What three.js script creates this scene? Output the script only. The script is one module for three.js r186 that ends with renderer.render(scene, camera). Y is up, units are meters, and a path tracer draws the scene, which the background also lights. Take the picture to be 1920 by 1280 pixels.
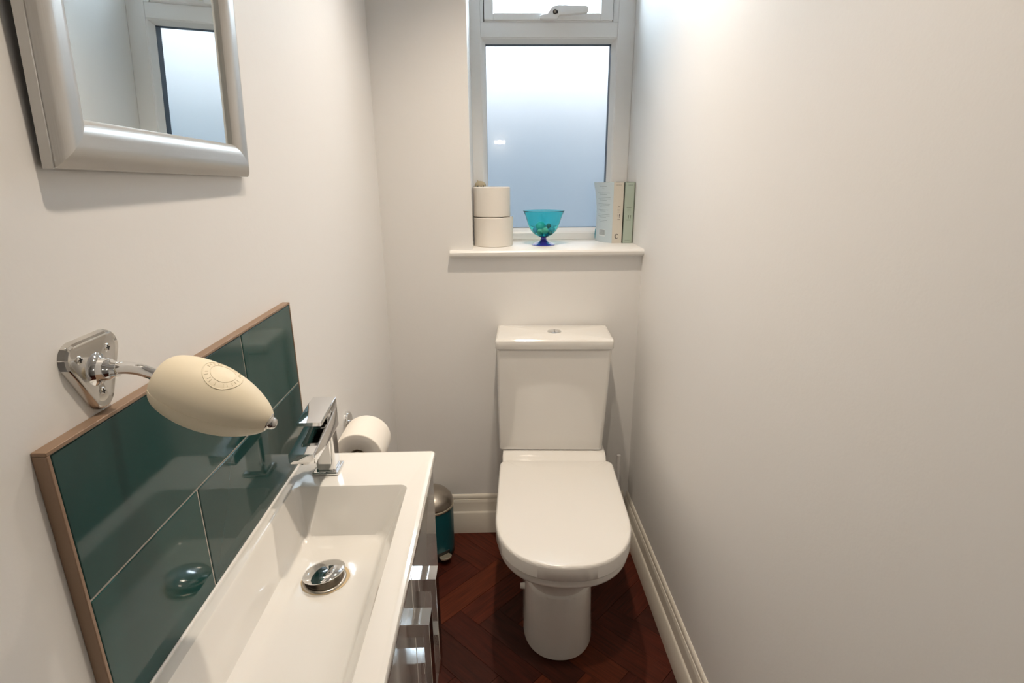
import * as THREE from 'three';
import { RoundedBoxGeometry } from 'three/addons/geometries/RoundedBoxGeometry.js';
import { mergeGeometries, toCreasedNormals } from 'three/addons/utils/BufferGeometryUtils.js';
import { RectAreaLightUniformsLib } from 'three/addons/lights/RectAreaLightUniformsLib.js';

// ---------------------------------------------------------------- camera, sky, exposure
const scene = new THREE.Scene();
const camera = new THREE.PerspectiveCamera(63.62, 1920 / 1280, 0.02, 60);
{
  const right = new THREE.Vector3(0.999538, -0.006423, 0.029712);
  const up = new THREE.Vector3(0.014761, 0.956996, -0.289726);
  const fwd = new THREE.Vector3(0.026573, -0.290031, -0.956648);
  camera.position.set(0.3954, 1.4, 1.949);
  camera.quaternion.setFromRotationMatrix(new THREE.Matrix4().makeBasis(right, up, fwd.clone().negate()));
  camera.updateMatrixWorld();
}
scene.background = new THREE.Color().setRGB(0.82, 0.92, 1.0);
scene.backgroundIntensity = 23.0;
const renderer = new THREE.WebGLRenderer({ antialias: true });
renderer.toneMapping = THREE.LinearToneMapping;
renderer.toneMappingExposure = 1.0;
renderer.shadowMap.enabled = true;
RectAreaLightUniformsLib.init();
const WARM = new THREE.Color().setRGB(1.0, 0.85, 0.685);
const LIGHTS = [[0.47, 0.52, 4.5], [0.45, 1.35, 3.1]];   // x, z, candela of the ceiling downlights

// ---------------------------------------------------------------- helpers
let seed = 7;
const rnd = () => { seed = (seed * 1664525 + 1013904223) >>> 0; return seed / 4294967296; };
const V = (x, y, z) => new THREE.Vector3(x, y, z);
const used = new Map();
const numbered = (n) => { const k = used.get(n) || 0; used.set(n, k + 1); return k ? `${n}_${String(k).padStart(3, '0')}` : n; };
function shade(o) { o.traverse((m) => { if (m.isMesh) { m.castShadow = true; m.receiveShadow = true; } }); return o; }
function mesh(name, geo, mat, parent) {
  const g = Array.isArray(geo) ? merge(geo) : geo;
  const m = new THREE.Mesh(g, mat); m.castShadow = m.receiveShadow = true;
  if (parent) { m.name = name; parent.add(m); } else { m.name = numbered(name); scene.add(m); }
  return m;
}
function merge(list) {
  return mergeGeometries(list.map((g) => {
    const h = g.index ? g.toNonIndexed() : g.clone();
    for (const k of Object.keys(h.attributes)) if (!['position', 'normal', 'uv'].includes(k)) h.deleteAttribute(k);
    if (!h.attributes.uv) h.setAttribute('uv', new THREE.BufferAttribute(new Float32Array(h.attributes.position.count * 2), 2));
    return h;
  }));
}
function thing(name, label, category, pos = [0, 0, 0], group) {
  const o = new THREE.Group(); o.name = numbered(name); o.position.set(...pos); scene.add(o);
  o.userData = { label, category }; if (group) o.userData.group = group; return o;
}
function tag(o, label, category, group) { o.userData.label = label; o.userData.category = category; if (group) o.userData.group = group; return o; }
function struct(o, label, category) { o.userData = { kind: 'structure', label, category }; return o; }
function sgroup(name, label, category) { const o = new THREE.Group(); o.name = numbered(name); scene.add(o); return struct(o, label, category); }
// axis-aligned box from limits, uv in metres
function bx(x0, x1, y0, y1, z0, z1, r = 0) {
  const w = x1 - x0, h = y1 - y0, d = z1 - z0;
  const g = r ? new RoundedBoxGeometry(w, h, d, 2, Math.min(r, w / 2.01, h / 2.01, d / 2.01)) : new THREE.BoxGeometry(w, h, d);
  g.translate((x0 + x1) / 2, (y0 + y1) / 2, (z0 + z1) / 2);
  return metricUV(g);
}
function metricUV(g) {
  const h = g.index ? g.toNonIndexed() : g, p = h.attributes.position, n = h.attributes.normal, uv = new Float32Array(p.count * 2);
  for (let i = 0; i < p.count; i++) {
    const ax = Math.abs(n.getX(i)), ay = Math.abs(n.getY(i)), az = Math.abs(n.getZ(i));
    const [u, v] = ay >= ax && ay >= az ? [p.getX(i), p.getZ(i)] : ax >= az ? [p.getZ(i), p.getY(i)] : [p.getX(i), p.getY(i)];
    uv[2 * i] = u; uv[2 * i + 1] = v;
  }
  h.setAttribute('uv', new THREE.BufferAttribute(uv, 2)); return h;
}
// loft through rings of points (arrays of [x,y,z]); caps close the first and last ring
function loft(rings, cap0 = true, cap1 = true, crease = 0.7) {
  const n = rings[0].length, pos = [], idx = [];
  for (const r of rings) for (const p of r) pos.push(...p);
  for (let i = 0; i + 1 < rings.length; i++) for (let j = 0; j < n; j++) {
    const a = i * n + j, b = i * n + (j + 1) % n, c = a + n, d = b + n;
    idx.push(a, c, b, b, c, d);
  }
  const capit = (r, flip) => {
    const c = [0, 0, 0]; for (const p of rings[r]) for (let k = 0; k < 3; k++) c[k] += p[k] / n;
    const m = pos.length / 3; pos.push(...c);
    for (let j = 0; j < n; j++) { const a = r * n + j, b = r * n + (j + 1) % n; flip ? idx.push(m, a, b) : idx.push(m, b, a); }
  };
  if (cap0) capit(0, true); if (cap1) capit(rings.length - 1, false);
  let g = new THREE.BufferGeometry();
  g.setAttribute('position', new THREE.Float32BufferAttribute(pos, 3)); g.setIndex(idx);
  g.computeVertexNormals();
  // outward orientation check by signed volume
  const P = g.attributes.position; let vol = 0; const A = V(), B = V(), C = V();
  for (let i = 0; i < idx.length; i += 3) { A.fromBufferAttribute(P, idx[i]); B.fromBufferAttribute(P, idx[i + 1]); C.fromBufferAttribute(P, idx[i + 2]); vol += A.dot(B.cross(C)); }
  if (vol < 0) { for (let i = 0; i < idx.length; i += 3) { const t = idx[i]; idx[i] = idx[i + 1]; idx[i + 1] = t; } g.setIndex(idx); }
  g = toCreasedNormals(g, crease);
  return metricUV(g);
}
function rrect(x0, x1, z0, z1, r, y, n = 6, m = 6) {   // rounded rectangle in plan at height y
  const pts = [], cor = [[x1 - r, z1 - r, 0], [x0 + r, z1 - r, 1], [x0 + r, z0 + r, 2], [x1 - r, z0 + r, 3]];
  cor.forEach(([cx, cz, q], k) => {
    for (let i = 0; i <= n; i++) { const a = (q + i / n) * Math.PI / 2; pts.push([cx + r * Math.cos(a), y, cz + r * Math.sin(a)]); }
    const [nx, nz, nq] = cor[(k + 1) % 4], a = pts[pts.length - 1], b = [nx + r * Math.cos(nq * Math.PI / 2), y, nz + r * Math.sin(nq * Math.PI / 2)];
    for (let i = 1; i < m; i++) pts.push(a.map((v, q2) => v + (b[q2] - v) * i / m));
  });
  return pts;
}
function dring(hw, zb, zs, zf, rb, y, p = 2.25) {       // D-shaped outline, flat at the back, round in front
  const pts = [], M = 44, e = 2 / p;
  for (let i = 0; i <= M; i++) {
    const t = -Math.PI / 2 + Math.PI * i / M, s = Math.sin(t), c = Math.max(0, Math.cos(t));
    pts.push([hw * Math.sign(s) * Math.abs(s) ** e, y, zs + (zf - zs) * c ** e]);
  }
  for (let i = 1; i < 4; i++) pts.push([hw, y, zs + (zb + rb - zs) * i / 4]);
  for (let i = 0; i <= 8; i++) { const a = i / 8 * Math.PI / 2; pts.push([hw - rb + rb * Math.cos(a), y, zb + rb - rb * Math.sin(a)]); }
  for (let i = 1; i < 4; i++) pts.push([(hw - rb) * (1 - i / 2), y, zb]);
  for (let i = 0; i <= 8; i++) { const a = i / 8 * Math.PI / 2; pts.push([-hw + rb - rb * Math.sin(a), y, zb + rb - rb * Math.cos(a)]); }
  for (let i = 1; i < 4; i++) pts.push([-hw, y, zb + rb + (zs - zb - rb) * i / 4]);
  return pts;
}
const lathe = (pts, seg = 48) => new THREE.LatheGeometry(pts.map(([r, y]) => new THREE.Vector2(r, y)), seg);
const cyl = (r, h, seg = 32, r2 = r) => new THREE.CylinderGeometry(r2, r, h, seg);
const tube = (pts, r, seg = 32, rs = 12, closed = false) => new THREE.TubeGeometry(new THREE.CatmullRomCurve3(pts, closed), seg, r, rs, closed);
const aim = (g, from, to) => { g.applyQuaternion(new THREE.Quaternion().setFromUnitVectors(V(0, 1, 0), to.clone().sub(from).normalize())); return g.translate(from.x, from.y, from.z); };

// ---------------------------------------------------------------- textures and materials
function valueNoise(N, cells, s0) {
  const g = []; let s = s0 >>> 0; const r = () => { s = (s * 1664525 + 1013904223) >>> 0; return s / 4294967296; };
  for (let i = 0; i < cells * cells; i++) g.push(r());
  return (u, v) => {
    const x = u * cells, y = v * cells, i = Math.floor(x), j = Math.floor(y), f = x - i, h = y - j, sm = (t) => t * t * (3 - 2 * t);
    const at = (a, b) => g[((b % cells) + cells) % cells * cells + ((a % cells) + cells) % cells], F = sm(f), H = sm(h);
    return (at(i, j) * (1 - F) + at(i + 1, j) * F) * (1 - H) + (at(i, j + 1) * (1 - F) + at(i + 1, j + 1) * F) * H;
  };
}
function dataTex(N, M, fn, srgb) {
  const d = new Uint8Array(N * M * 4);
  for (let j = 0; j < M; j++) for (let i = 0; i < N; i++) {
    const c = fn(i / N, j / M), o = (j * N + i) * 4;
    for (let k = 0; k < 3; k++) d[o + k] = Math.max(0, Math.min(255, Math.round((Array.isArray(c) ? c[k] : c) * 255)));
    d[o + 3] = 255;
  }
  const t = new THREE.DataTexture(d, N, M); t.wrapS = t.wrapT = THREE.RepeatWrapping; t.magFilter = THREE.LinearFilter; t.minFilter = THREE.LinearMipmapLinearFilter; t.generateMipmaps = true;
  if (srgb) t.colorSpace = THREE.SRGBColorSpace; t.needsUpdate = true; return t;
}
const lin = (r, g, b) => new THREE.Color().setRGB(r, g, b);
const std = (o) => new THREE.MeshStandardMaterial(o);
const phy = (o) => new THREE.MeshPhysicalMaterial(o);
const n1 = valueNoise(0, 32, 11), n2 = valueNoise(0, 96, 23), n3 = valueNoise(0, 8, 31);
const plasterBump = dataTex(512, 512, (u, v) => 0.5 * n1(u, v) + 0.35 * n2(u, v) + 0.15 * n3(u, v)); plasterBump.repeat.set(4, 4);
const M = {};
M.wall = std({ color: lin(0.835, 0.83, 0.82), roughness: 0.62, bumpMap: plasterBump, bumpScale: 0.00014 });
M.ceil = std({ color: lin(0.88, 0.87, 0.86), roughness: 0.9 });
M.gloss = std({ color: lin(0.78, 0.74, 0.66), roughness: 0.28 });              // painted skirting
M.sill = std({ color: lin(0.82, 0.81, 0.79), roughness: 0.3 });
M.upvc = std({ color: lin(0.90, 0.91, 0.91), roughness: 0.3 });
M.ceramic = phy({ color: lin(0.82, 0.805, 0.775), roughness: 0.12, clearcoat: 0.6, clearcoatRoughness: 0.03 });
M.seat = phy({ color: lin(0.82, 0.805, 0.775), roughness: 0.2, clearcoat: 0.3, clearcoatRoughness: 0.08 });
M.chrome = std({ color: lin(0.80, 0.80, 0.80), roughness: 0.05, metalness: 1 });
M.chromeSoft = std({ color: lin(0.66, 0.65, 0.63), roughness: 0.16, metalness: 1 });
M.steel = std({ color: lin(0.46, 0.42, 0.37), roughness: 0.3, metalness: 1 });
M.black = std({ color: lin(0.012, 0.012, 0.013), roughness: 0.4 });
M.gasket = std({ color: lin(0.035, 0.055, 0.085), roughness: 0.5 });
M.tile = [0, 1, 2].map((k) => phy({ color: lin(0.011 + 0.002 * k, 0.062 - 0.004 * k, 0.058 - 0.003 * k), roughness: 0.06, specularIntensity: 0.8 }));
M.grout = std({ color: lin(0.62, 0.58, 0.52), roughness: 0.9 });
M.trim = std({ color: lin(0.30, 0.20, 0.135), roughness: 0.45, metalness: 0.25 });
M.frost = phy({ color: lin(0.092, 0.090, 0.0905), roughness: 0.42, transmission: 1, thickness: 0.006, ior: 1.45, clearcoat: 1, clearcoatRoughness: 0.0 });
M.topGlass = phy({ color: lin(0.95, 0.98, 1.0), roughness: 0.0, transmission: 1, thickness: 0, ior: 1.45 });
M.clearGlass = phy({ color: lin(0.97, 1, 1), roughness: 0.0, transmission: 1, thickness: 0, ior: 1.45 });
M.cabinet = phy({ color: lin(0.78, 0.76, 0.73), roughness: 0.12, clearcoat: 0.8, clearcoatRoughness: 0.03 });
M.paper = std({ color: lin(0.84, 0.80, 0.74), roughness: 0.95 });
M.card = std({ color: lin(0.42, 0.33, 0.24), roughness: 0.9 });
M.soap = phy({ color: lin(0.83, 0.75, 0.58), roughness: 0.5, sheen: 0.2 });
M.mirror = std({ color: lin(0.86, 0.90, 0.90), roughness: 0.0, metalness: 1 });
const brushed = dataTex(256, 256, (u, v) => 0.35 + 0.5 * (0.5 * n2(u * 0.08, v) + 0.5 * n1(u * 0.4, v)));
M.silver = std({ color: lin(0.54, 0.53, 0.51), roughness: 0.34, metalness: 0.8, bumpMap: brushed, bumpScale: 0.00012 });
M.teal = std({ color: lin(0.006, 0.10, 0.125), roughness: 0.3 });
M.brushPlastic = std({ color: lin(0.84, 0.83, 0.83), roughness: 0.25 });
M.plate = std({ color: lin(0.62, 0.60, 0.57), roughness: 0.17, metalness: 1 });
M.pedal = std({ color: lin(0.68, 0.62, 0.5), roughness: 0.3, metalness: 0.7 });
M.blackBase = std({ color: lin(0.01, 0.011, 0.012), roughness: 0.5 });

// ---------------------------------------------------------------- the room
const W = 0.9149, H = 2.4, ZF = 2.1, RX = 0.3125, SY = 1.148, WT = 2.27, ZW = -0.38;
struct(mesh('wall_left', bx(-0.12, 0, -0.05, H + 0.1, ZW, ZF), M.wall), 'off-white painted plaster wall behind mirror and basin', 'wall');
struct(mesh('wall_right', bx(W, W + 0.12, -0.05, H + 0.1, ZW, ZF), M.wall), 'bare off-white painted plaster wall beside the toilet', 'wall');
struct(mesh('wall_back', [bx(-0.12, RX, -0.05, H + 0.1, ZW, 0), bx(RX, W, -0.05, SY - 0.024, ZW, 0), bx(RX, W, WT, H + 0.1, ZW, 0)], M.wall), 'off-white plaster wall with the window recess above toilet', 'wall');
struct(mesh('wall_front', [bx(-0.12, 0.06, -0.05, H + 0.1, ZF, ZF + 0.1), bx(0.86, W + 0.12, -0.05, H + 0.1, ZF, ZF + 0.1), bx(0.06, 0.86, 2.03, H + 0.1, ZF, ZF + 0.1)], M.wall), 'off-white wall with the doorway to the hall', 'wall');
struct(mesh('ceiling', bx(-1.0, 2.0, H, H + 0.1, ZW, 3.5), M.ceil), 'flat white painted ceiling with recessed downlights', 'ceiling');
struct(mesh('wall_hall', [bx(-1.0, 2.0, -0.05, H, 3.3, 3.4), bx(-1.0, -0.9, -0.05, H, ZF + 0.1, 3.3), bx(1.9, 2.0, -0.05, H, ZF + 0.1, 3.3), bx(-1.0, -0.12, -0.05, H, ZF, ZF + 0.1), bx(W + 0.12, 2.0, -0.05, H, ZF, ZF + 0.1)], M.wall), 'off-white hall walls outside the doorway', 'wall');

// herringbone floor: every block is a plank of its own
{
  const floor = sgroup('floor', 'dark red-brown wooden block floor laid in herringbone', 'floor');
  mesh('subfloor', bx(-1.0, 2.0, -0.06, -0.0045, ZW, 3.4), M.blackBase, floor);
  const tones = [[0.062, 0.0105, 0.0045], [0.074, 0.013, 0.005], [0.050, 0.0085, 0.004], [0.096, 0.019, 0.006], [0.040, 0.008, 0.004]];
  const mats = tones.map(([r, g, b], k) => {
    const a = valueNoise(0, 64, 100 + k), c = valueNoise(0, 12, 200 + k);
    const t = dataTex(256, 128, (u, v) => {
      const grain = 0.55 * a(u * 0.12, v) + 0.45 * c(u * 0.35, v + 0.03 * Math.sin(9 * u)), f = 0.5 + 1.0 * grain;
      const s = (x) => { x *= f; return x <= 0.0031308 ? 12.92 * x : 1.055 * x ** (1 / 2.4) - 0.055; };
      return [s(r), s(g), s(b)];
    }, true);
    return phy({ map: t, roughness: 0.5, specularIntensity: 0.45 });
  });
  const PL = 0.36, PW = 0.09, g0 = new RoundedBoxGeometry(PL - 0.0007, 0.012, PW - 0.0007, 1, 0.0009); g0.translate(0, -0.006, 0);
  { const p = g0.attributes.position, uv = new Float32Array(p.count * 2); for (let i = 0; i < p.count; i++) { uv[2 * i] = p.getX(i) / PL + 0.5; uv[2 * i + 1] = p.getZ(i) / PW + 0.5; } g0.setAttribute('uv', new THREE.BufferAttribute(uv, 2)); }
  const S = Math.SQRT1_2, a0 = 0.311, b0 = 0.396;
  let count = 0;
  for (let a = -24; a <= 24; a++) for (let b = -14; b <= 14; b++) for (let k = 0; k < 2; k++) {
    // herringbone lattice in plank-width units, n = 4 blocks long
    const n = 4; let px, pz, turn;
    const sx = a + b * n, sz = a - b * n;
    if (k === 0) { px = sx + n / 2; pz = sz + 0.5; turn = 0; } else { px = sx + n + 0.5 - n; pz = sz + 1 + n / 2; turn = 1; }
    const lx = a0 + px * PW, lz = b0 - pz * PW, x = (lx - lz) * S, z = (lx + lz) * S;
    if (x < -0.15 || x > W + 0.15 || z < -0.15 || z > ZF + 0.05) continue;
    const m = mesh('plank', g0, mats[Math.floor(rnd() * mats.length)], floor);
    m.position.set(x, (rnd() - 0.5) * 0.0004, z); m.rotation.y = -Math.PI / 4 - turn * Math.PI / 2 + (rnd() < 0.5 ? Math.PI : 0);
    count++;
  }
  console.log('planks', count);
  mesh('hall_boards', bx(-0.9, 1.9, -0.012, -0.001, ZF + 0.12, 3.3), mats[0], floor);
}

// moulded skirting boards
function skirting(name, len, place, label) {
  const prof = [[0, 0], [0.018, 0], [0.018, 0.0915], [0.0165, 0.0945], [0.0125, 0.0985], [0.012, 0.137], [0.0112, 0.1415], [0.0085, 0.1485], [0.0062, 0.1495], [0.0062, 0.1525], [0.0078, 0.1545], [0.0076, 0.159], [0.005, 0.166], [0.0015, 0.170], [0, 0.170]];
  const s = new THREE.Shape(prof.map(([x, y]) => new THREE.Vector2(x, y)));
  const g = new THREE.ExtrudeGeometry(s, { depth: len, bevelEnabled: false });   // profile x = out of the wall, z = along it
  place(g);
  return struct(mesh(name, toCreasedNormals(g, 0.5), M.gloss), label, 'skirting board');
}
skirting('baseboard_back', W - 0.036, (g) => { g.rotateY(-Math.PI / 2); g.translate(W - 0.018, 0, 0); }, 'cream moulded skirting board below window wall');
skirting('baseboard_right', ZF, (g) => { g.scale(-1, 1, 1); const ix = g.index; g.translate(W, 0, 0); flip(g); }, 'cream moulded skirting board along bare right wall');
skirting('baseboard_left', ZF, () => {}, 'cream moulded skirting board under the basin cabinet');
function flip(g) {
  const p = g.attributes.position.array; for (let i = 0; i < p.length; i += 9) for (let k = 0; k < 3; k++) { const t = p[i + k]; p[i + k] = p[i + 3 + k]; p[i + 3 + k] = t; }
  g.computeVertexNormals();
}

// ceiling downlights
LIGHTS.forEach(([x, z, cd], i) => {
  const d = thing('ceiling_downlight', i ? 'recessed round downlight in ceiling over the basin' : 'recessed round downlight in ceiling over the toilet', 'downlight', [x, H, z], 'ceiling downlights');
  mesh('trim_ring', lathe([[0.030, -0.001], [0.043, -0.001], [0.043, -0.004], [0.036, -0.007], [0.030, -0.004], [0.030, -0.001]], 40), M.upvc, d);
  mesh('lamp_face', cyl(0.029, 0.003, 32).translate(0, -0.0025, 0), std({ color: lin(0.9, 0.85, 0.75), emissive: WARM, emissiveIntensity: 14, roughness: 0.4 }), d);
  const s = new THREE.SpotLight(WARM, cd, 0, 0.96, 1.0, 2); s.position.set(0, -0.012, 0); s.castShadow = true; s.shadow.radius = 1.2; s.shadow.mapSize.set(1024, 1024);
  s.target.position.set(0, -2, 0); d.add(s); d.add(s.target); s.name = 'downlight_beam'; s.target.name = 'downlight_aim';
});
// hall wall lamp, mirrored by the window glass
{
  const d = thing('hall_wall_lamp', 'slim horizontal glowing lamp on hall wall outside doorway', 'wall lamp', [0.4495, 1.7145, 3.3]);
  mesh('lamp_tube', new RoundedBoxGeometry(0.11, 0.032, 0.03, 3, 0.012).translate(0, 0, -0.035), std({ color: lin(0.9, 0.88, 0.82), emissive: lin(1, 0.9, 0.75), emissiveIntensity: 30 }), d);
  mesh('bracket', bx(-0.03, 0.03, -0.02, 0.02, -0.021, 0), M.chromeSoft, d);
  const p = new THREE.PointLight(lin(1, 0.88, 0.72), 0.1, 0, 2); p.position.set(0, 0, -0.08); p.castShadow = true; p.name = 'hall_glow'; d.add(p);
}

// ---------------------------------------------------------------- window and sill
struct(mesh('trim_1', (() => {
  const s = new THREE.Shape(); // sill section: x = out of the wall, y
  s.moveTo(-0.33, -0.024); s.lineTo(0.014, -0.024); s.absarc(0.014, -0.012, 0.012, -Math.PI / 2, Math.PI / 2); s.lineTo(-0.33, 0);
  const rec = new THREE.ExtrudeGeometry(s, { depth: W - RX, bevelEnabled: false, curveSegments: 10 }); rec.rotateY(-Math.PI / 2); rec.translate(W, SY, 0);
  const h = new THREE.Shape(); h.moveTo(0, -0.024); h.lineTo(0.014, -0.024); h.absarc(0.014, -0.012, 0.012, -Math.PI / 2, Math.PI / 2); h.lineTo(0, 0);
  const horn = new THREE.ExtrudeGeometry(h, { depth: RX - 0.2344, bevelEnabled: false, curveSegments: 10 }); horn.rotateY(-Math.PI / 2); horn.translate(RX, SY, 0);
  return [toCreasedNormals(rec, 0.6), toCreasedNormals(horn, 0.6)];
})(), M.sill), 'white painted window sill board with rounded nose', 'window sill');
{
  const w = sgroup('window_1', 'white plastic framed window with frosted lower pane and small top light', 'window');
  const z0 = -0.355, zf = -0.29;
  const GX0 = 0.367, GX1 = 0.836, GY0 = 1.1925, GY1 = 1.862, UX0 = 0.412, UX1 = 0.772, UY0 = 1.969, UY1 = 2.185;
  const ring = (a, b) => { // four-sided sloping bead between outer rect a and inner rect b: [x0,x1,y0,y1,z]
    const q = ([x0, x1, y0, y1, z]) => [[x0, y0, z], [x1, y0, z], [x1, y1, z], [x0, y1, z]], A = q(a), B = q(b), pos = [];
    for (let i = 0; i < 4; i++) { const j = (i + 1) % 4; pos.push(...A[i], ...A[j], ...B[i], ...A[j], ...B[j], ...B[i]); }
    const g = new THREE.BufferGeometry(); g.setAttribute('position', new THREE.Float32BufferAttribute(pos, 3)); g.computeVertexNormals(); return metricUV(g);
  };
  const s0 = 0.3645, s1 = 0.8305, sb = 1.932, st = 2.222, sf = -0.279;
  // outer frame: jambs, bottom rail, transom, head
  const jl = GX0 - 0.016, jr = GX1 + 0.016, bt = GY0 - 0.016, tb = GY1 + 0.016, tt = 1.929, hb = 2.225;
  mesh('frame', [bx(jl, s0 - 0.003, tt, hb, ZW, -0.2905), bx(s1 + 0.003, jr, tt, hb, ZW, -0.2905), bx(s0, s1, tt, sb, ZW, -0.2905), bx(RX - 0.02, jl, SY, WT, ZW, zf, 0.003), bx(jr, W, SY, WT, ZW, zf, 0.003), bx(jl, jr, SY, bt, ZW, zf, 0.003), bx(jl, jr, tb, tt, ZW, zf, 0.003), bx(jl, jr, hb, WT, ZW, zf, 0.003)], M.upvc, w);
  mesh('glazing_bead', [ring([jl, jr, bt, tb, zf - 0.004], [jl + 0.003, jr - 0.003, bt + 0.003, tb - 0.003, zf - 0.006]), ring([jl + 0.003, jr - 0.003, bt + 0.003, tb - 0.003, zf - 0.006], [GX0, GX1, GY0, GY1, -0.3208])], M.upvc, w);
  mesh('gasket', ring([GX0, GX1, GY0, GY1, -0.3208], [GX0 + 0.0008, GX1 - 0.0008, GY0 + 0.0008, GY1 - 0.0008, z0 + 0.001]), M.gasket, w).userData.label = 'dark rubber glazing seal';
  mesh('pane', bx(GX0 - 0.004, GX1 + 0.004, GY0 - 0.004, GY1 + 0.004, z0 - 0.006, z0), M.frost, w).userData.label = 'frosted glass pane';
  // opening top light
  const sash = mesh('sash', [bx(s0, UX0 - 0.014, sb, st, -0.35, sf, 0.003), bx(UX1 + 0.014, s1, sb, st, -0.35, sf, 0.003), bx(UX0 - 0.014, UX1 + 0.014, sb, UY0 - 0.014, -0.35, sf, 0.003), bx(UX0 - 0.014, UX1 + 0.014, UY1 + 0.014, st, -0.35, sf, 0.003),
    ring([UX0 - 0.014, UX1 + 0.014, UY0 - 0.014, UY1 + 0.014, sf - 0.002], [UX0, UX1, UY0, UY1, -0.31])], M.upvc, w);
  mesh('sash_seal', [bx(s0 - 0.0035, s0 + 0.002, sb + 0.001, hb, -0.36, -0.293), bx(s1 - 0.002, s1 + 0.0035, sb + 0.001, hb, -0.36, -0.293)], M.blackBase, w).userData.label = 'dark gap seal round the opening sash';
  mesh('pane', bx(UX0 - 0.004, UX1 + 0.004, UY0 - 0.004, UY1 + 0.004, -0.318, -0.312), M.topGlass, sash).userData.label = 'top light glass pane';
  // espagnolette handle on the sash
  const hs = new THREE.Shape(); hs.moveTo(0.565, 1.932); hs.lineTo(0.625, 1.931); hs.lineTo(0.632, 1.944); hs.lineTo(0.730, 1.952); hs.quadraticCurveTo(0.737, 1.954, 0.736, 1.962); hs.quadraticCurveTo(0.735, 1.970, 0.726, 1.971);
  hs.lineTo(0.628, 1.972); hs.quadraticCurveTo(0.610, 1.971, 0.604, 1.962); hs.lineTo(0.592, 1.946); hs.lineTo(0.570, 1.942); hs.quadraticCurveTo(0.562, 1.938, 0.565, 1.932);
  const hd = mesh('handle', toCreasedNormals(new THREE.ExtrudeGeometry(hs, { depth: 0.016, bevelEnabled: true, bevelSize: 0.002, bevelThickness: 0.004, bevelSegments: 3, curveSegments: 8 }).translate(0, 0, sf + 0.005), 0.6), M.upvc, w);
  mesh('key_lock', [cyl(0.0078, 0.004, 24).rotateX(Math.PI / 2).translate(0.6175, 1.9515, sf + 0.026), bx(0.618, 0.6285, 1.947, 1.956, sf + 0.0235, sf + 0.0262, 0.001)], M.black, hd).userData.label = 'black keyhole lock';
  mesh('key_barrel', cyl(0.0042, 0.0012, 20).rotateX(Math.PI / 2).translate(0.6168, 1.9515, sf + 0.0285), M.chromeSoft, hd);
}
// outside
struct(mesh('ground', bx(-9, 10, -0.3, -0.2, -14, ZW - 0.02), std({ color: lin(0.25, 0.28, 0.30), roughness: 0.95 })), 'pale grey garden paving outside the window', 'ground');
tag(mesh('garden_wall', [bx(-7, 8, -0.2, 2.05, -4.2, -4.0), bx(-7, 8, 2.05, 2.11, -4.24, -3.96)], std({ color: lin(0.30, 0.36, 0.41), roughness: 0.9 })), 'blue-grey garden wall blurred behind the frosted pane', 'garden wall');

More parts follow.
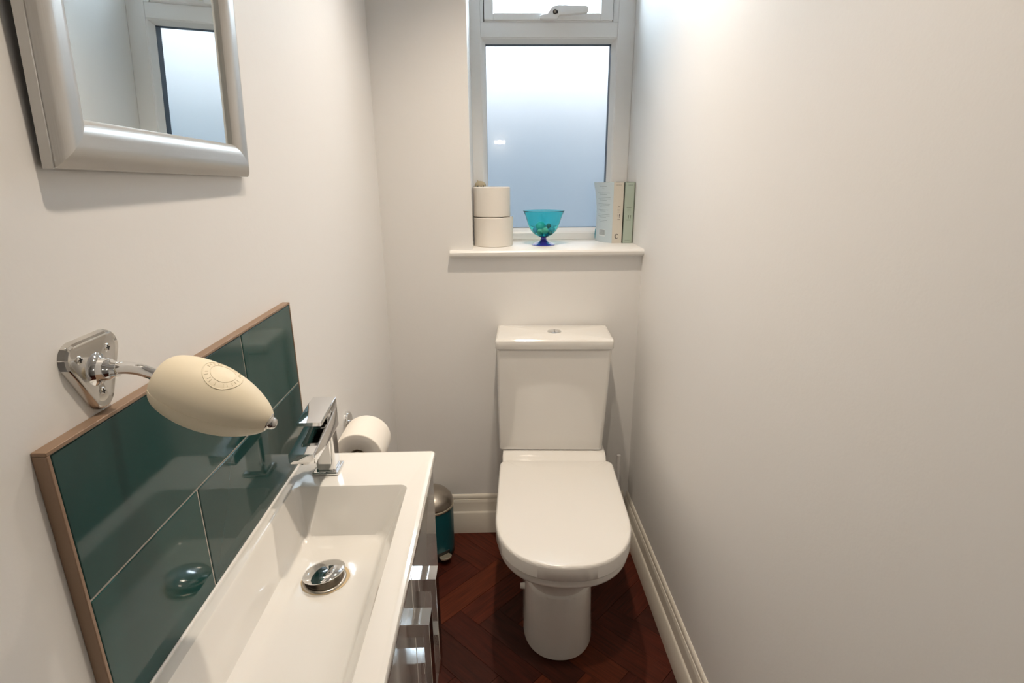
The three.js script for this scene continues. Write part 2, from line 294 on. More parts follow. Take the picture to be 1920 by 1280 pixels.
// ---------------------------------------------------------------- toilet
{
  const t = thing('toilet', 'white close-coupled toilet with closed rounded seat lid under window', 'toilet', [0.600, 0, 0]);
  t.rotation.y = -2.8 * Math.PI / 180;
  const Z = (hw, zs, zf, y, zb = 0.045) => dring(hw, zb, zs, zf, 0.02, y);
  const panBody = loft([Z(0.104, 0.50, 0.640, 0.0), Z(0.110, 0.50, 0.650, 0.004), Z(0.110, 0.50, 0.650, 0.012), Z(0.106, 0.50, 0.645, 0.10), Z(0.103, 0.50, 0.640, 0.205), Z(0.1015, 0.50, 0.637, 0.214), Z(0.0985, 0.50, 0.630, 0.219),
    Z(0.1005, 0.50, 0.632, 0.235), Z(0.106, 0.50, 0.642, 0.262), Z(0.118, 0.51, 0.664, 0.298), Z(0.137, 0.53, 0.698, 0.330), Z(0.158, 0.55, 0.735, 0.352), Z(0.168, 0.56, 0.752, 0.364), Z(0.168, 0.56, 0.752, 0.371), Z(0.164, 0.56, 0.748, 0.373)], true, true, 0.6);
  const deck = loft([rrect(-0.178, 0.178, 0.03, 0.25, 0.02, 0.34), rrect(-0.181, 0.181, 0.03, 0.252, 0.02, 0.40), rrect(-0.182, 0.182, 0.03, 0.246, 0.018, 0.436), rrect(-0.182, 0.182, 0.03, 0.226, 0.014, 0.446), rrect(-0.181, 0.181, 0.03, 0.208, 0.012, 0.453), rrect(-0.178, 0.178, 0.033, 0.200, 0.010, 0.4555)]);
  mesh('pan', [panBody, deck], M.ceramic, t);
  const D = (i, y) => dring(0.194 - i, 0.245 + i, 0.565, 0.789 - i, 0.028 - Math.min(i, 0.01), y, 2.3).map(([x, yy, z]) => [x + 0.0045, yy, z]);
  mesh('seat', loft([D(0.022, 0.3735), D(0.012, 0.3745), D(0.007, 0.379), D(0.005, 0.386), D(0.005, 0.4005), D(0.012, 0.4025)], true, true, 0.6), M.seat, t);
  mesh('seat_lid', loft([D(0.010, 0.4035), D(0.002, 0.4045), D(0.0, 0.4075), D(0.0, 0.443), D(0.0008, 0.4468), D(0.003, 0.4496), D(0.006, 0.4509), D(0.014, 0.4515), D(0.06, 0.4522)], true, true, 0.6), M.seat, t);
  const off = (ring, d) => ring.map(([x, y, z]) => [x + d, y, z]);
  const cis = loft([rrect(-0.176, 0.176, 0.020, 0.181, 0.014, 0.457), rrect(-0.1825, 0.1825, 0.014, 0.187, 0.014, 0.4615), rrect(-0.1835, 0.1835, 0.014, 0.188, 0.014, 0.475), rrect(-0.1885, 0.1885, 0.014, 0.194, 0.014, 0.64), rrect(-0.1935, 0.1935, 0.014, 0.199, 0.014, 0.836), rrect(-0.189, 0.189, 0.018, 0.195, 0.012, 0.8375)].map((q) => off(q, -0.011 + 0.018 * (q[0][1] - 0.457))));
  mesh('cistern', cis, M.ceramic, t);
  const R = (i, y) => rrect(-0.2025 + i, 0.1945 - i, 0.008 + i, 0.2055 - i, 0.013, y);
  const lid = mesh('cistern_lid', loft([R(0.006, 0.8395), R(0.001, 0.8405), R(0, 0.843), R(0, 0.866), R(0.0015, 0.8705), R(0.0045, 0.8735), R(0.010, 0.8745)]), M.ceramic, t);
  const by = 0.8745, bz = 0.103;
  mesh('flush_button', lathe([[0, 0.0035], [0.017, 0.0035], [0.0185, 0.003], [0.019, 0.0015], [0.021, 0.002], [0.0235, 0.002], [0.0245, 0.0005], [0.0245, 0]], 40).translate(0, by, bz), M.chrome, lid);
  mesh('button_divider', bx(-0.0008, 0.0008, by + 0.003, by + 0.0038, bz - 0.017, bz + 0.017), M.black, lid);
  for (const s of [-1]) mesh('bolt_cap', cyl(0.0105, 0.014, 20, 0.009).rotateZ(s * -Math.PI / 2).translate(s * 0.112, 0.118, 0.47), M.seat, t);
}

// ---------------------------------------------------------------- basin, tap, plug, vanity
{
  const X0 = 0.0122, X1 = 0.268, Z0 = 0.952, Z1 = 1.552, T = 0.873;
  const O = (i, y, r = 0.008) => rrect(X0 + i, X1 - i, Z0 + i, Z1 - i, Math.max(0.002, r - i * 0.5), y, 6, 8);
  const I = (x0, x1, z0, z1, r, y) => rrect(x0, x1, z0, z1, r, y, 6, 8);
  const b = mesh('wash_basin', loft([I(0.045, 0.232, 1.075, 1.512, 0.02, 0.776), I(0.024, 0.243, 1.066, 1.522, 0.02, 0.85), O(0.006, 0.8515), O(0.001, 0.8535), O(0, 0.857), O(0, 0.868), O(0.0015, 0.8715), O(0.005, T), O(0.009, T),
    I(0.0285, 0.2345, 1.075, 1.512, 0.014, T), I(0.031, 0.232, 1.078, 1.509, 0.013, 0.8725), I(0.0335, 0.2295, 1.0805, 1.506, 0.013, 0.869), I(0.046, 0.199, 1.1085, 1.48, 0.018, 0.801), I(0.050, 0.194, 1.1125, 1.476, 0.019, 0.7945), I(0.057, 0.187, 1.120, 1.468, 0.018, 0.791), I(0.085, 0.16, 1.16, 1.40, 0.02, 0.7895)], true, true, 0.55), M.ceramic);
  mesh('sealant', tube([V(0.0132, T - 0.0006, 0.954), V(0.0132, T - 0.0006, 1.25), V(0.0132, T - 0.0006, 1.55)], 0.0022, 12, 8), std({ color: lin(0.8, 0.79, 0.77), roughness: 0.4 }), b);
  tag(b, 'slim white ceramic wash basin with long rectangular bowl', 'basin');

  const pg = thing('basin_plug', 'chrome domed pop-up plug in the basin drain', 'plug', [0.1165, 0.7905, 1.216]);
  mesh('drain_ring', lathe([[0.0, 0.0004], [0.026, 0.0004], [0.0275, 0.003], [0.0325, 0.0026], [0.034, 0.0002], [0.034, 0]], 40), M.steel, pg);
  const dome = mesh('dome', lathe([[0, 0.0068], [0.010, 0.0063], [0.020, 0.0046], [0.028, 0.002], [0.0325, -0.0008], [0.0328, -0.0022], [0.031, -0.0026], [0, -0.0026]], 48), M.chrome, pg);
  dome.position.set(0, 0.0145, -0.001); dome.rotation.set(-0.10, 0, 0.14);
  { const q = new THREE.Shape(), hole = new THREE.Path(); for (let i = 0; i <= 60; i++) { const a = i / 60 * 2 * Math.PI, w = 0.0352 + 0.0035 * Math.max(0, Math.cos(a - 0.15)) ** 1.5 + 0.0009 * Math.sin(7 * a) * Math.cos(3 * a); i ? q.lineTo(w * Math.cos(a), w * Math.sin(a)) : q.moveTo(w, 0); } hole.absarc(0, 0, 0.0335, 0, 2 * Math.PI, true); q.holes.push(hole);
    mesh('limescale_stain', new THREE.ExtrudeGeometry(q, { depth: 0.00015, bevelEnabled: false, curveSegments: 40 }).rotateX(-Math.PI / 2).translate(0, -0.0004, 0), std({ color: lin(0.60, 0.47, 0.29), roughness: 0.5 }), pg); }
  mesh('stem', cyl(0.014, 0.014, 24).translate(0, 0.007, 0), M.steel, pg);

  // tap
  const tx = 0.0757, tp = thing('mixer_tap', 'square chrome mixer tap with flat lever at end of basin', 'tap', [tx, T, 1.021]);
  mesh('base_plate', new RoundedBoxGeometry(0.047, 0.007, 0.047, 3, 0.003).translate(0, 0.0035, 0), M.chrome, tp);
  mesh('body', new RoundedBoxGeometry(0.036, 0.118, 0.037, 4, 0.007).translate(0, 0.062, -0.001), M.chrome, tp);
  const slab = (w, pts, bev, name) => {   // side profile (z, y) pulled across x
    const s = new THREE.Shape(pts.map(([a, c]) => new THREE.Vector2(a, c)));
    const g = new THREE.ExtrudeGeometry(s, { depth: w - 2 * bev, bevelEnabled: true, bevelSize: bev, bevelThickness: bev, bevelSegments: 3, curveSegments: 6 });
    g.translate(0, 0, -(w - 2 * bev) / 2); g.rotateY(-Math.PI / 2); return mesh(name, toCreasedNormals(g, 0.5), M.chrome, tp);
  };
  slab(0.043, [[-0.019, 0.084], [0.016, 0.082], [0.117, 0.081], [0.119, 0.086], [0.118, 0.0945], [0.03, 0.1075], [-0.019, 0.120]], 0.0025, 'spout');
  mesh('aerator', cyl(0.0115, 0.010, 28, 0.0125).translate(0, 0.0785, 0.101), M.chromeSoft, tp);
  mesh('cartridge', cyl(0.0165, 0.020, 28).translate(0, 0.117, 0.0), M.black, tp);
  slab(0.043, [[-0.020, 0.121], [-0.019, 0.136], [0.000, 0.1355], [0.069, 0.1275], [0.069, 0.125], [0.018, 0.1295], [0.006, 0.121]], 0.0022, 'lever');

  // vanity unit
  const v = thing('vanity_unit', 'white gloss wall-hung vanity cabinet with two doors under basin', 'cabinet', [0, 0, 0]);
  const c0 = 0.020, c1 = 0.243, a0 = 0.962, a1 = 1.542, y0 = 0.395, y1 = 0.849;
  mesh('carcass', [bx(c0, c1, y0, y1, a0, a0 + 0.016), bx(c0, c1, y0, y1, a1 - 0.016, a1), bx(c0, c0 + 0.008, y0, y1, a0 + 0.016, a1 - 0.016), bx(c0, c1, y0, y0 + 0.016, a0 + 0.016, a1 - 0.016)], M.cabinet, v);
  const mid = 1.262;
  [[a0, mid - 0.0015, 1.200], [mid + 0.0015, a1, 1.290]].forEach(([za, zb, hz]) => {
    const d = mesh('door', bx(c1 + 0.001, 0.262, y0, y1 - 0.001, za, zb, 0.002), M.cabinet, v);
    const hx = 0.2935, w = 0.033, ty = 0.797, ly = 0.632;
    const hp = new THREE.Shape(); [[0.2615, ty], [hx, ty], [hx, ly - 0.021], [0.2615, ly - 0.021], [0.2615, ly], [hx - 0.008, ly], [hx - 0.008, ty - 0.021], [0.2615, ty - 0.021]].forEach(([x, y], i) => (i ? hp.lineTo(x, y) : hp.moveTo(x, y)));
    mesh('handle', toCreasedNormals(new THREE.ExtrudeGeometry(hp, { depth: w - 0.002, bevelEnabled: true, bevelSize: 0.0006, bevelThickness: 0.0008, bevelSegments: 1 }).translate(0, 0, hz + 0.001), 0.2), M.chrome, d).userData.label = 'square chrome bow handle';
  });
}

// ---------------------------------------------------------------- tiled splashback
{
  const s = thing('tiled_splashback', 'dark teal gloss tiled splashback with bronze edge trim above basin', 'splashback', [0, 0, 0]);
  const zR = 0.9452, zL = 1.5168, j1 = 1.1477, j2 = 1.3228, yb = 0.8669, ym = 1.0203, yt = 1.1737, g = 0.0016, TX = 0.0120;
  mesh('grout', bx(0, TX - 0.0014, yb, yt, zR, zL), M.grout, s);
  [[ym, yt, zR, j1], [ym, yt, j1, zL], [yb, ym, zR, j2], [yb, ym, j2, zL]].forEach(([a, b, c, d], k) => {
    mesh('tile', new RoundedBoxGeometry(0.009, b - a - 2 * g * (k < 2 ? 0.8 : 1), d - c - 2 * g, 3, 0.0012).translate(TX - 0.0045, (a + b) / 2, (c + d) / 2), M.tile[k % 3], s);
  });
  mesh('edge_trim', bx(0, TX + 0.0012, yt + 0.0002, yt + 0.0042, zR - 0.001, zL + 0.004, 0.001), M.trim, s).userData.label = 'bronze top edge trim';
  mesh('edge_trim', bx(0, TX + 0.0012, yb, yt + 0.0002, zL, zL + 0.0042, 0.001), M.trim, s).userData.label = 'bronze side edge trim';
  mesh('edge_trim', bx(0, TX + 0.0004, yb, yt, zR - 0.0022, zR, 0.0006), M.trim, s);
}

// ---------------------------------------------------------------- soap on its holder
{
  const h = thing('soap_holder', 'chrome wall bracket with curved arm carrying the soap', 'soap holder', [0, 1.2215, 1.4325]);
  const C = [[0.0205, 0.0165], [-0.0195, 0.0172], [0, -0.0235]], r = 0.0172;   // circles in (z, y)
  const outline = (k) => { const a = []; for (let i = 0; i < 96; i++) { const t = i / 96 * 2 * Math.PI, c = Math.cos(t), s = Math.sin(t); let best = C[0]; for (const q of C) if (q[0] * c + q[1] * s > best[0] * c + best[1] * s) best = q; a.push([best[0] + (r - k) * c, best[1] + (r - k) * s]); } return a; };
  const ringAt = (k, x) => outline(k).map(([z, y]) => [x, y, z]);
  const pl = mesh('wall_plate', loft([ringAt(0, 0), ringAt(0, 0.003), ringAt(0.0012, 0.0058), ringAt(0.0032, 0.0074), ringAt(0.0058, 0.0068), ringAt(0.008, 0.0062)], true, true, 1.2), M.plate, h);
  C.forEach(([z, y]) => {
    const sc = mesh('screw', lathe([[0, 0.0008], [0.0026, 0.0007], [0.0036, 0.0002], [0.0042, -0.0006]], 24).rotateZ(-Math.PI / 2).translate(0.0066, y * 0.96, z * 0.96), M.chromeSoft, pl);
    void sc;
    mesh('screw_slot', [bx(0.0070, 0.0077, y * 0.96 - 0.0024, y * 0.96 + 0.0024, z * 0.96 - 0.0006, z * 0.96 + 0.0006), bx(0.0070, 0.0077, y * 0.96 - 0.0006, y * 0.96 + 0.0006, z * 0.96 - 0.0024, z * 0.96 + 0.0024)], M.black, pl);
  });
  mesh('boss', lathe([[0.0165, 0.006], [0.0135, 0.0085], [0.0115, 0.012], [0.0112, 0.016], [0.0095, 0.0195], [0.0078, 0.022], [0.0072, 0.0262], [0.006, 0.0272], [0, 0.0272]], 40).rotateZ(-Math.PI / 2), M.chrome, h);
  const A = V(0.0625, -0.0085, 0), B = V(0.164, -0.060, 0), ax = B.clone().sub(A), L = ax.length(); ax.normalize();
  const armPts = [V(0.022, 0.0005, 0), V(0.034, 0.0008, 0), V(0.046, -0.001, 0), V(0.056, -0.005, 0), A.clone().addScaledVector(ax, 0.01)];
  mesh('arm', tube(armPts, 0.006, 32, 16), M.chrome, h);
  const tip = aim(lathe([[0.0, -0.004], [0.0085, -0.003], [0.0096, 0.0004], [0.0066, 0.0012], [0.0064, 0.0034], [0.0055, 0.0058], [0.003, 0.0078], [0, 0.0083]], 28), B.clone().addScaledVector(ax, -0.001), B.clone().add(ax));
  mesh('end_cap', tip, M.chromeSoft, h);

  const so = thing('soap', 'egg-shaped cream soap with stamped ring on chrome arm', 'soap', [0, 1.2215, 1.4325]);
  const prof = [[0, 0.0125], [0.012, 0.0186], [0.035, 0.0228], [0.08, 0.0270], [0.15, 0.0303], [0.25, 0.0330], [0.36, 0.0343], [0.48, 0.0341], [0.60, 0.0322], [0.71, 0.0289], [0.81, 0.0243], [0.89, 0.0194], [0.95, 0.0146], [0.985, 0.0105], [1, 0.0078]];
  const curve = new THREE.SplineCurve(prof.map(([t, q]) => new THREE.Vector2(q, t * L))).getPoints(60);
  const rad = (u) => { for (let i = 1; i < curve.length; i++) if (curve[i].y >= u) { const a = curve[i - 1], b = curve[i], f = (u - a.y) / (b.y - a.y || 1); return a.x + (b.x - a.x) * f; } return 0.005; };
  const side = V(0, 0, 1), upv = V().crossVectors(side, ax);   // up of the soap
  if (upv.y < 0) upv.negate();
  const pt = (u, v, w) => A.clone().addScaledVector(ax, u).addScaledVector(side, v).addScaledVector(upv, w);
  const body = new THREE.LatheGeometry([new THREE.Vector2(0, 0), ...curve, new THREE.Vector2(0, L)], 72);
  mesh('bar', aim(body, A, B), M.soap, so);
  const seam = []; for (let i = 2; i <= 56; i++) { const u = L * i / 58; seam.push([u, rad(u) + 0.0001]); }
  for (const sg of [1, -1]) mesh('seam', tube(seam.map(([u, q]) => pt(u, sg * q * 0.985, -q * 0.17)), 0.00045, 90, 6), M.soap, so);
  const u0 = L * 0.50, lift = 0.00005;
  for (const [q, w] of [[0.0185, 0.00055], [0.0118, 0.0004]]) {
    const c = []; for (let i = 0; i < 72; i++) { const a = i / 72 * 2 * Math.PI, u = u0 + q * Math.cos(a), v = q * Math.sin(a) + 0.004; c.push(pt(u, v, Math.sqrt(Math.max(1e-8, rad(u) ** 2 - v * v)) + lift)); }
    mesh('stamped_ring', tube(c, w, 140, 6, true), M.soap, so);
  }
  const marks = [];
  for (let i = 0; i < 24; i++) {
    if (i % 6 === 5) continue;
    const a = i / 24 * 2 * Math.PI, p = (q) => { const u = u0 + q * Math.cos(a + (i % 2 ? 0.05 : -0.04)), v = q * Math.sin(a) + 0.004; return pt(u, v, Math.sqrt(Math.max(1e-8, rad(u) ** 2 - v * v)) + lift); };
    marks.push(tube([p(0.0138), p(0.0152), p(0.0166)], 0.00042, 4, 5));
  }
  mesh('stamped_marks', marks, M.soap, so);
}

// ---------------------------------------------------------------- framed mirror
{
  const m = thing('wall_mirror', 'rectangular wall mirror in wide brushed silver cushion frame', 'mirror', [0.0024, 1.4035, 1.2385]);
  m.rotation.set(-1.2 * Math.PI / 180, 0.6 * Math.PI / 180, -2 * Math.PI / 180);
  const hw = 0.2, ht = 0.52;
  const prof = [[0.0, 0.0], [0.0, 0.0085], [0.0012, 0.0105], [0.006, 0.0140], [0.013, 0.0175], [0.021, 0.0192], [0.029, 0.0187], [0.037, 0.0162], [0.0425, 0.0128], [0.0448, 0.0100], [0.0448, 0.0045], [0.0448, 0.0]];
  // four mitred lengths: for each profile point a line between two mitre ends
  const rail = (a, b, inA, inB, up) => { // a,b outer corners [z,y]; inA,inB mitre directions
    const P = [], uvs = [];
    for (let i = 0; i + 1 < prof.length; i++) {
      const q = (c, d, k) => [prof[k][1], c[1] + d[1] * prof[k][0], c[0] + d[0] * prof[k][0]];
      const A = q(a, inA, i), B = q(b, inB, i), C = q(a, inA, i + 1), D = q(b, inB, i + 1);
      for (const p of [A, B, C, B, D, C]) { P.push(...p); uvs.push((up ? p[1] : p[2]) * 4, prof[i][0] * 20 + (p === C || p === D ? 0.1 : 0)); }
    }
    const g = new THREE.BufferGeometry(); g.setAttribute('position', new THREE.Float32BufferAttribute(P, 3)); g.setAttribute('uv', new THREE.Float32BufferAttribute(uvs, 2)); g.computeVertexNormals();
    const s = V().fromBufferAttribute(g.attributes.normal, 4 * 6); if (s.x < 0) { flip(g); }
    return toCreasedNormals(g, 0.6);
  };
  mesh('frame_rail', rail([hw, 0], [-hw, 0], [-1, 1], [1, 1]), M.silver, m);
  mesh('frame_rail', rail([-hw, ht], [hw, ht], [1, -1], [-1, -1]), M.silver, m);
  mesh('frame_stile', rail([hw, ht], [hw, 0], [-1, -1], [-1, 1], true), M.silver, m);
  mesh('frame_stile', rail([-hw, 0], [-hw, ht], [1, 1], [1, -1], true), M.silver, m);
  mesh('backing', bx(0.0004, 0.003, 0.004, ht - 0.004, -hw + 0.004, hw - 0.004), M.blackBase, m);
  mesh('looking_glass', bx(0.003, 0.0065, 0.04, ht - 0.04, -hw + 0.04, hw - 0.04), M.mirror, m);
}

// ---------------------------------------------------------------- toilet roll and holder on the wall
function rollGeo(r, ri, len) { return lathe([[ri, 0], [r - 0.0025, 0], [r - 0.0006, 0.0008], [r, 0.003], [r, len - 0.003], [r - 0.0006, len - 0.0008], [r - 0.0025, len], [ri, len], [ri, 0]], 64); }
{
  const cx = 0.071, cy = 0.7885, za = 0.700, zb = 0.806;
  const h = thing('roll_holder', 'chrome toilet roll holder with round wall plate beside basin', 'roll holder', [0, cy, 0.632]);
  mesh('wall_plate', lathe([[0, 0.011], [0.024, 0.011], [0.0275, 0.0092], [0.029, 0.0055], [0.029, 0]], 40).rotateZ(-Math.PI / 2), M.chrome, h);
  mesh('arm', tube([V(0.006, 0, 0), V(0.045, 0, 0), V(0.064, 0, 0.003), V(0.0695, 0, 0.012), V(cx, 0, 0.03), V(cx, 0, 0.176)], 0.0065, 60, 14), M.chrome, h);
  mesh('end_knob', lathe([[0, 0.006], [0.007, 0.005], [0.009, 0.002], [0.009, -0.004], [0.0066, -0.006]], 24).rotateX(Math.PI / 2).translate(cx, 0, 0.178), M.chrome, h);
  const r = thing('toilet_roll', 'white toilet roll hanging on chrome wall holder', 'toilet roll', [cx, cy - 0.007, za], 'toilet rolls');
  mesh('paper', rollGeo(0.057, 0.0195, zb - za).rotateX(Math.PI / 2), M.paper, r);
  mesh('cardboard_core', lathe([[0.0175, 0.0005], [0.0194, 0.0005], [0.0194, zb - za - 0.0005], [0.0175, zb - za - 0.0005], [0.0175, 0.0005]], 40).rotateX(Math.PI / 2), M.card, r);
}

// ---------------------------------------------------------------- pedal bin
{
  const b = thing('pedal_bin', 'small teal pedal bin with stainless steel dome lid', 'bin', [0.133, 0, 0.118]);
  mesh('body', lathe([[0, 0.012], [0.080, 0.012], [0.0825, 0.016], [0.0835, 0.03], [0.085, 0.204], [0.083, 0.206], [0, 0.206]], 56), M.teal, b);
  mesh('base', lathe([[0, 0], [0.081, 0], [0.083, 0.003], [0.083, 0.012], [0.08, 0.014], [0, 0.014]], 48), M.blackBase, b);
  mesh('rim_ring', lathe([[0.083, 0.205], [0.0872, 0.206], [0.0878, 0.210], [0.0872, 0.2145], [0.084, 0.2155], [0.083, 0.205]], 56), M.pedal, b);
  mesh('lid', lathe([[0, 0.272], [0.025, 0.270], [0.048, 0.2635], [0.066, 0.253], [0.078, 0.2395], [0.084, 0.226], [0.0855, 0.217], [0.0845, 0.2158], [0, 0.2158]], 56), M.steel, b);
  const ang = 0.62;
  mesh('pedal_recess', new RoundedBoxGeometry(0.055, 0.03, 0.02, 2, 0.003).translate(0, 0.026, 0.0745).rotateY(ang), M.blackBase, b);
  const ps = new THREE.Shape(); ps.moveTo(-0.02, 0); ps.lineTo(0.02, 0); ps.lineTo(0.022, 0.018); ps.quadraticCurveTo(0.018, 0.031, 0, 0.033); ps.quadraticCurveTo(-0.018, 0.031, -0.022, 0.018);
  mesh('pedal', new THREE.ExtrudeGeometry(ps, { depth: 0.004, bevelEnabled: true, bevelSize: 0.001, bevelThickness: 0.001, bevelSegments: 2 }).rotateX(Math.PI / 2 - 0.15).translate(0, 0.027, 0.083).rotateY(ang), M.pedal, b);
}

// ---------------------------------------------------------------- toilet brush
{
  const b = thing('toilet_brush', 'slim white toilet brush standing in corner behind toilet', 'toilet brush', [0.848, 0, 0.095]);
  mesh('pot', lathe([[0, 0.002], [0.040, 0.002], [0.042, 0.006], [0.0415, 0.12], [0.040, 0.124], [0.038, 0.122], [0.037, 0.01], [0, 0.008]], 40), M.seat, b);
  mesh('handle', lathe([[0, 0.06], [0.0075, 0.06], [0.0075, 0.382], [0.0068, 0.3845], [0, 0.385]], 24), M.brushPlastic, b);
  mesh('bristle_head', lathe([[0, 0.02], [0.026, 0.022], [0.032, 0.04], [0.030, 0.085], [0.012, 0.098], [0, 0.1]], 32), M.paper, b);
  b.rotation.z = 0; 
}

// ---------------------------------------------------------------- things on the sill
{
  const mk = (x, z, y, r, label) => {
    const t = thing('toilet_roll', label, 'toilet roll', [x, y, z], 'toilet rolls');
    mesh('paper', rollGeo(r, 0.02, 0.1035), M.paper, t);
    mesh('cardboard_core', lathe([[0.0185, 0.0005], [0.0199, 0.0005], [0.0199, 0.103], [0.0185, 0.103], [0.0185, 0.0005]], 32), M.card, t);
    return t;
  };
  const lower = mk(0.3865, -0.128, SY, 0.0715, 'white toilet roll on sill, under the other roll');
  // loose end of the paper, lifted at the top edge
  const loose = []; for (let k = 0; k <= 1; k++) { const ring = []; for (let i = 0; i <= 20; i++) { const a = 0.15 + i / 20 * 0.9, q = 0.0718 + 0.0022 * Math.max(0, 1 - i / 12) * (k ? 1.3 : 0.3); ring.push([q * Math.cos(a), k ? 0.1055 : 0.002, q * Math.sin(a)]); } loose.push(ring); }
  { const P = []; for (let i = 0; i < 20; i++) { const [a, b, c, d] = [loose[0][i], loose[0][i + 1], loose[1][i], loose[1][i + 1]]; P.push(...a, ...c, ...b, ...b, ...c, ...d); } const g = new THREE.BufferGeometry(); g.setAttribute('position', new THREE.Float32BufferAttribute(P, 3)); g.computeVertexNormals(); mesh('loose_sheet', g, std({ color: lin(0.84, 0.80, 0.74), roughness: 0.95, side: THREE.DoubleSide }), lower); }
  mk(0.3825, -0.126, SY + 0.1062, 0.0672, 'white toilet roll stacked on top of another roll');

  // hidden behind the rolls: slim bottle and beige ornament
  const bo = thing('slim_bottle', 'slim bottle with yellow-green label hidden behind the rolls', 'bottle', [0.334, SY, -0.232]);
  mesh('bottle_body', lathe([[0, 0], [0.0175, 0], [0.0185, 0.004], [0.0185, 0.085], [0.012, 0.1], [0.009, 0.106], [0.009, 0.12], [0, 0.12]], 32), std({ color: lin(0.02, 0.22, 0.24), roughness: 0.2 }), bo);
  mesh('label', lathe([[0.0187, 0.03], [0.0189, 0.03], [0.0189, 0.09], [0.0187, 0.09]], 32), std({ color: lin(0.45, 0.42, 0.04), roughness: 0.6 }), bo);
  const or = thing('beige_ornament', 'small beige rounded ornament peeping over the rolls', 'ornament', [0.3385, SY, -0.262]);
  mesh('body', [lathe([[0, 0], [0.016, 0], [0.019, 0.01], [0.018, 0.12], [0.0155, 0.19], [0, 0.2]], 28), new THREE.SphereGeometry(0.021, 32, 20).scale(1.05, 0.82, 0.9).translate(0, 0.212, 0), new THREE.ConeGeometry(0.007, 0.014, 16).rotateZ(0.5).translate(-0.009, 0.228, 0)], std({ color: lin(0.50, 0.43, 0.30), roughness: 0.7 }), or);
  mesh('dark_spots', [-0.009, 0.003, 0.012].map((x) => new THREE.SphereGeometry(0.003, 12, 8).translate(x, 0.2105, 0.0165)), M.black, or);

  // footed glass bowl
  const gb = thing('glass_bowl', 'turquoise footed glass bowl with cobalt blue foot on sill', 'bowl', [0.573, SY, -0.122]);
  const outer = [[0.0245, 0.0335], [0.037, 0.042], [0.048, 0.054], [0.0555, 0.068], [0.0600, 0.082], [0.0640, 0.096], [0.0685, 0.109], [0.0735, 0.1195], [0.0765, 0.124]], wall = 0.0022;
  const inner = outer.map(([r, y]) => [Math.max(0, r - wall * 0.9), y + (y < 0.05 ? wall : 0.0008)]).reverse(); inner[0] = [0.0745, 0.1246];
  mesh('cup', lathe([[0, 0.031], [0.012, 0.031], ...outer, [0.0762, 0.1249], ...inner, [0.012, 0.034], [0, 0.0335]], 72), phy({ color: lin(0.45, 0.92, 0.93), roughness: 0.02, transmission: 1, thickness: 0.003, ior: 1.3, attenuationColor: lin(0.10, 0.72, 0.74), attenuationDistance: 0.012 }), gb);
  mesh('foot', lathe([[0, 0], [0.0435, 0], [0.0447, 0.0012], [0.044, 0.0028], [0.032, 0.0075], [0.0195, 0.0135], [0.0115, 0.0195], [0.0098, 0.0245], [0.0115, 0.0285], [0.020, 0.0312], [0, 0.0308]], 56), phy({ color: lin(0.03, 0.03, 0.32), roughness: 0.06, clearcoat: 1, clearcoatRoughness: 0.02 }), gb);
  const kinds = [[0.05, 0.42, 0.40], [0.30, 0.50, 0.36], [0.03, 0.14, 0.14], [0.04, 0.26, 0.50], [0.05, 0.36, 0.48]];
  const pm = kinds.map(([r, g, b]) => std({ color: lin(r, g, b), roughness: 0.45 }));
  const spots = [[-0.012, 0.066, 0.004, 0.021, 0], [0.018, 0.071, 0.006, 0.0095, 2], [-0.030, 0.056, 0.006, 0.0125, 3], [-0.014, 0.050, 0.022, 0.0135, 1], [0.003, 0.054, 0.026, 0.0125, 1], [0.008, 0.0465, 0.014, 0.0115, 3], [0.029, 0.056, 0.008, 0.014, 4], [0.016, 0.048, -0.014, 0.013, 2], [-0.012, 0.045, -0.010, 0.011, 4], [0.022, 0.0455, 0.022, 0.009, 2], [-0.006, 0.0415, 0.004, 0.0085, 3]];
  const names = ['largest pale teal pebble lying in the glass bowl', 'dark green round pebble on top beside the largest one', 'deep blue pebble against the bowl side beside largest pebble', 'soft green pebble in front of the largest teal pebble', 'soft green pebble between the other green and blue ones', 'deep blue pebble low in bowl behind the green ones',
    'biggest turquoise blue pebble under the dark green round one', 'dark green pebble at the back of the bowl', 'small turquoise blue pebble at bottom behind the green', 'tiny dark green pebble low at the front of bowl', 'smallest deep blue pebble at the bottom of bowl'];
  const sg = new THREE.SphereGeometry(1, 24, 16);
  spots.forEach(([x, y, z, r, k], i) => {
    const p = mesh('pebble', sg, pm[k]); p.position.set(0.573 + x, SY + y, -0.122 + z); p.scale.set(r, r * (0.78 + 0.2 * rnd()), r * (0.75 + 0.2 * rnd())); p.rotation.set(rnd(), rnd() * 6, rnd());
    tag(p, names[i], 'pebble', 'pebbles in the glass bowl');
  });

  // two books standing in the corner of the recess
  function spineTex(w, h, bg, draw) {
    const c = document.createElement('canvas'); c.width = w; c.height = h; const x = c.getContext('2d'); x.fillStyle = bg; x.fillRect(0, 0, w, h); draw(x, w, h);
    const t = new THREE.CanvasTexture(c); t.colorSpace = THREE.SRGBColorSpace; t.magFilter = THREE.LinearFilter; return t;
  }
  const bar = (x, cx, y, w, h, col) => { x.fillStyle = col; let p = cx - w / 2; const end = cx + w / 2; while (p < end) { const l = 5 + rnd() * 9; x.fillRect(p, y, Math.min(l, end - p), h); p += l + 4; } };
  const BH = 0.2225, zb = -0.150, depth = 0.135;
  const plane = (w, h) => new THREE.PlaneGeometry(w, h);
  const figure = (x, cx, y, s, col) => { x.fillStyle = col; x.beginPath(); x.arc(cx, y, 5 * s, 0, 7); x.fill(); x.fillRect(cx - 4 * s, y + 5 * s, 8 * s, 20 * s); x.fillRect(cx - 3 * s, y + 24 * s, 2.4 * s, 20 * s); x.fillRect(cx + 1 * s, y + 24 * s, 2.4 * s, 20 * s); };
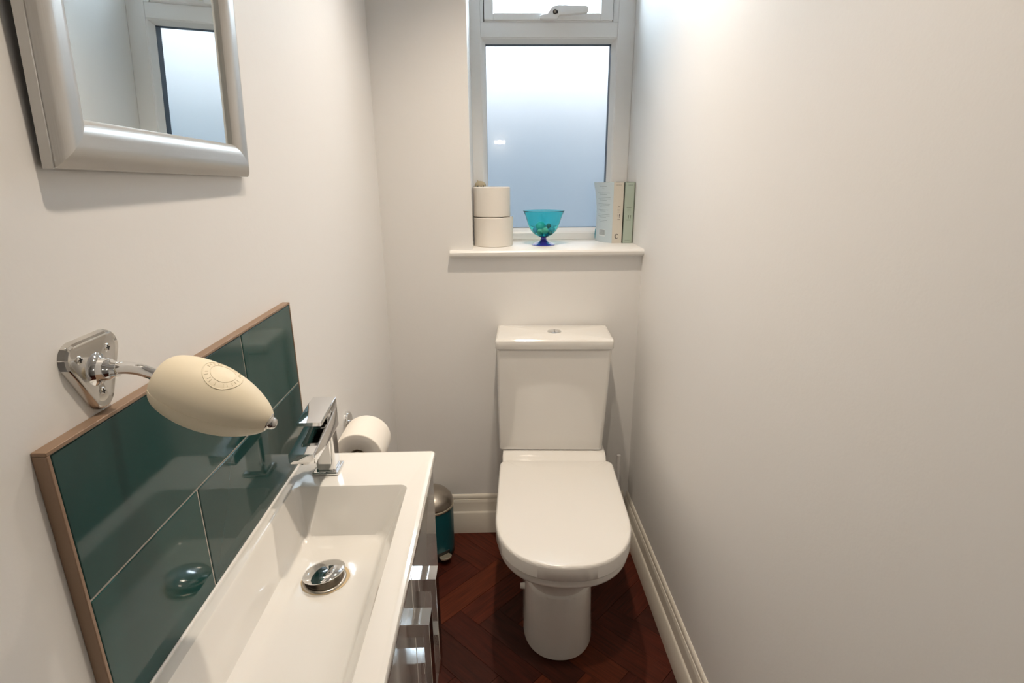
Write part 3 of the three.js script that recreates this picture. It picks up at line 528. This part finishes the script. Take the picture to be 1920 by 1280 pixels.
  // paperback with its back cover sprung open
  const b1 = thing('paperback_book', 'cream paperback with its pale back cover sprung open on sill', 'book', [0.8345, SY, zb], 'books on the window sill');
  const w1 = 0.0375;
  const creamTex = spineTex(192, 1024, '#d9d3c6', (x, w, h) => {
    bar(x, 96, 38, 120, 9, '#8f897d'); bar(x, 120, 392, 40, 10, '#6b645c');
    for (let i = 0; i < 4; i++) bar(x, 112, 418 + i * 26, 48, 6, '#b3aa9c');
    figure(x, 130, 532, 1.35, '#4a423d'); figure(x, 92, 534, 1.1, '#bcb2a4'); bar(x, 118, 612, 50, 12, '#7d746a');
    x.fillStyle = '#2f2d2b'; x.font = 'bold 110px serif'; x.textAlign = 'center'; x.fillText('C', 84, 945);
  });
  mesh('pages', bx(0.0012, w1 - 0.0012, 0.003, BH - 0.003, -depth + 0.002, -0.001), std({ color: lin(0.72, 0.66, 0.55), roughness: 0.9 }), b1);
  const sp = mesh('spine', bx(0, w1, 0, BH, -0.001, 0), std({ color: lin(0.66, 0.62, 0.55), roughness: 0.5 }), b1);
  mesh('spine_print', plane(w1 - 0.001, BH - 0.001).translate(w1 / 2, BH / 2, 0.0002), std({ map: creamTex, roughness: 0.5 }), sp);
  mesh('front_cover', bx(w1 - 0.0008, w1, 0, BH, -depth, -0.001), std({ color: lin(0.10, 0.10, 0.07), roughness: 0.5 }), b1);
  // back cover: curved sheet swung 20 degrees to the left
  const backTex = spineTex(640, 1024, '#cfdce2', (x, w, h) => {
    x.save(); bar(x, 340, 60, 220, 12, '#8f9ca3'); bar(x, 350, 92, 70, 9, '#9aa6ad');
    const blocks = [[175, 2, 420], [250, 3, 440], [360, 3, 420], [460, 2, 360], [540, 3, 430], [640, 2, 300]];
    for (const [y, n, ww] of blocks) for (let i = 0; i < n; i++) bar(x, 330 + rnd() * 20, y + i * 24, ww * (i === n - 1 ? 0.6 : 1), 8, '#93a5ae');
    x.fillStyle = '#e6edf0'; x.fillRect(220, 800, 230, 120); x.fillStyle = '#6a7379'; let p = 232; while (p < 440) { const l = 3 + Math.floor(rnd() * 8); x.fillRect(p, 808, l, 92); p += l + 3 + rnd() * 6; }
    x.restore();
  });
  const cov = (x0, nx) => {
    const P = [], U = [], I = [], nu = 16, nv = 12, th = 23.5 * Math.PI / 180;
    for (let j = 0; j <= nv; j++) for (let i = 0; i <= nu; i++) {
      const u = i / nu, v = j / nv, s = u * depth * 0.80, bend = 0.010 * Math.sin(Math.PI * u) + 0.012 * u * u * (v - 0.45) * (v - 0.45) * 4 * (v > 0.45 ? 1 : 0.2);
      P.push(-s * Math.sin(th) - bend + x0, v * BH, -s * Math.cos(th)); U.push(1 - u, v);
    }
    for (let j = 0; j < nv; j++) for (let i = 0; i < nu; i++) { const a = j * (nu + 1) + i, b = a + 1, c = a + nu + 1, d = c + 1; I.push(a, c, b, b, c, d); }
    const g = new THREE.BufferGeometry(); g.setAttribute('position', new THREE.Float32BufferAttribute(P, 3)); g.setAttribute('uv', new THREE.Float32BufferAttribute(U, 2)); g.setIndex(I); g.computeVertexNormals(); return g;
  };
  mesh('back_cover', cov(0), std({ map: backTex, roughness: 0.35, side: THREE.DoubleSide }), b1);
  mesh('inside_cover', cov(0.0006), std({ color: lin(0.7, 0.72, 0.72), roughness: 0.6, side: THREE.DoubleSide }), b1);
  // grey-green book
  const b2 = thing('hardback_book', 'grey-green book standing against wall beside cream paperback', 'book', [0.8755, SY, zb + 0.003], 'books on the window sill');
  const w2 = 0.0375;
  const greenTex = spineTex(192, 1024, '#b4c2b4', (x) => {
    bar(x, 110, 38, 96, 9, '#6d776d'); bar(x, 96, 414, 100, 11, '#6c766b'); for (let i = 0; i < 3; i++) bar(x, 100, 442 + i * 24, 80, 6, '#95a294');
    figure(x, 96, 552, 1.3, '#59604f'); figure(x, 142, 552, 1.3, '#59604f'); bar(x, 98, 622, 108, 12, '#79836f'); bar(x, 92, 972, 110, 18, '#93a092');
  });
  mesh('pages', bx(0.002, w2 - 0.002, 0.003, BH - 0.003, -depth + 0.002, -0.002), std({ color: lin(0.7, 0.64, 0.52), roughness: 0.9 }), b2);
  const s2 = mesh('cover', [bx(0, w2, 0, BH, -0.002, 0), bx(0, 0.0018, 0, BH, -depth, -0.002), bx(w2 - 0.0018, w2, 0, BH, -depth, -0.002)], std({ color: lin(0.20, 0.24, 0.19), roughness: 0.5 }), b2);
  mesh('spine_print', plane(w2 - 0.004, BH - 0.002).translate(w2 / 2 - 0.001, BH / 2, 0.0002), std({ map: greenTex, roughness: 0.45 }), s2);
  // turquoise sliver behind the open cover
  const tv = thing('turquoise_vase', 'small turquoise glass vase hidden behind the open book cover', 'vase', [0.8025, SY, -0.2735]);
  mesh('vase_body', lathe([[0, 0], [0.008, 0], [0.0108, 0.008], [0.012, 0.024], [0.010, 0.042], [0.006, 0.055], [0.0075, 0.061], [0.006, 0.061], [0.0045, 0.055], [0, 0.053]], 32), phy({ color: lin(0.03, 0.45, 0.60), roughness: 0.08, transmission: 0.4, thickness: 0.01 }), tv);
}
renderer.render(scene, camera);
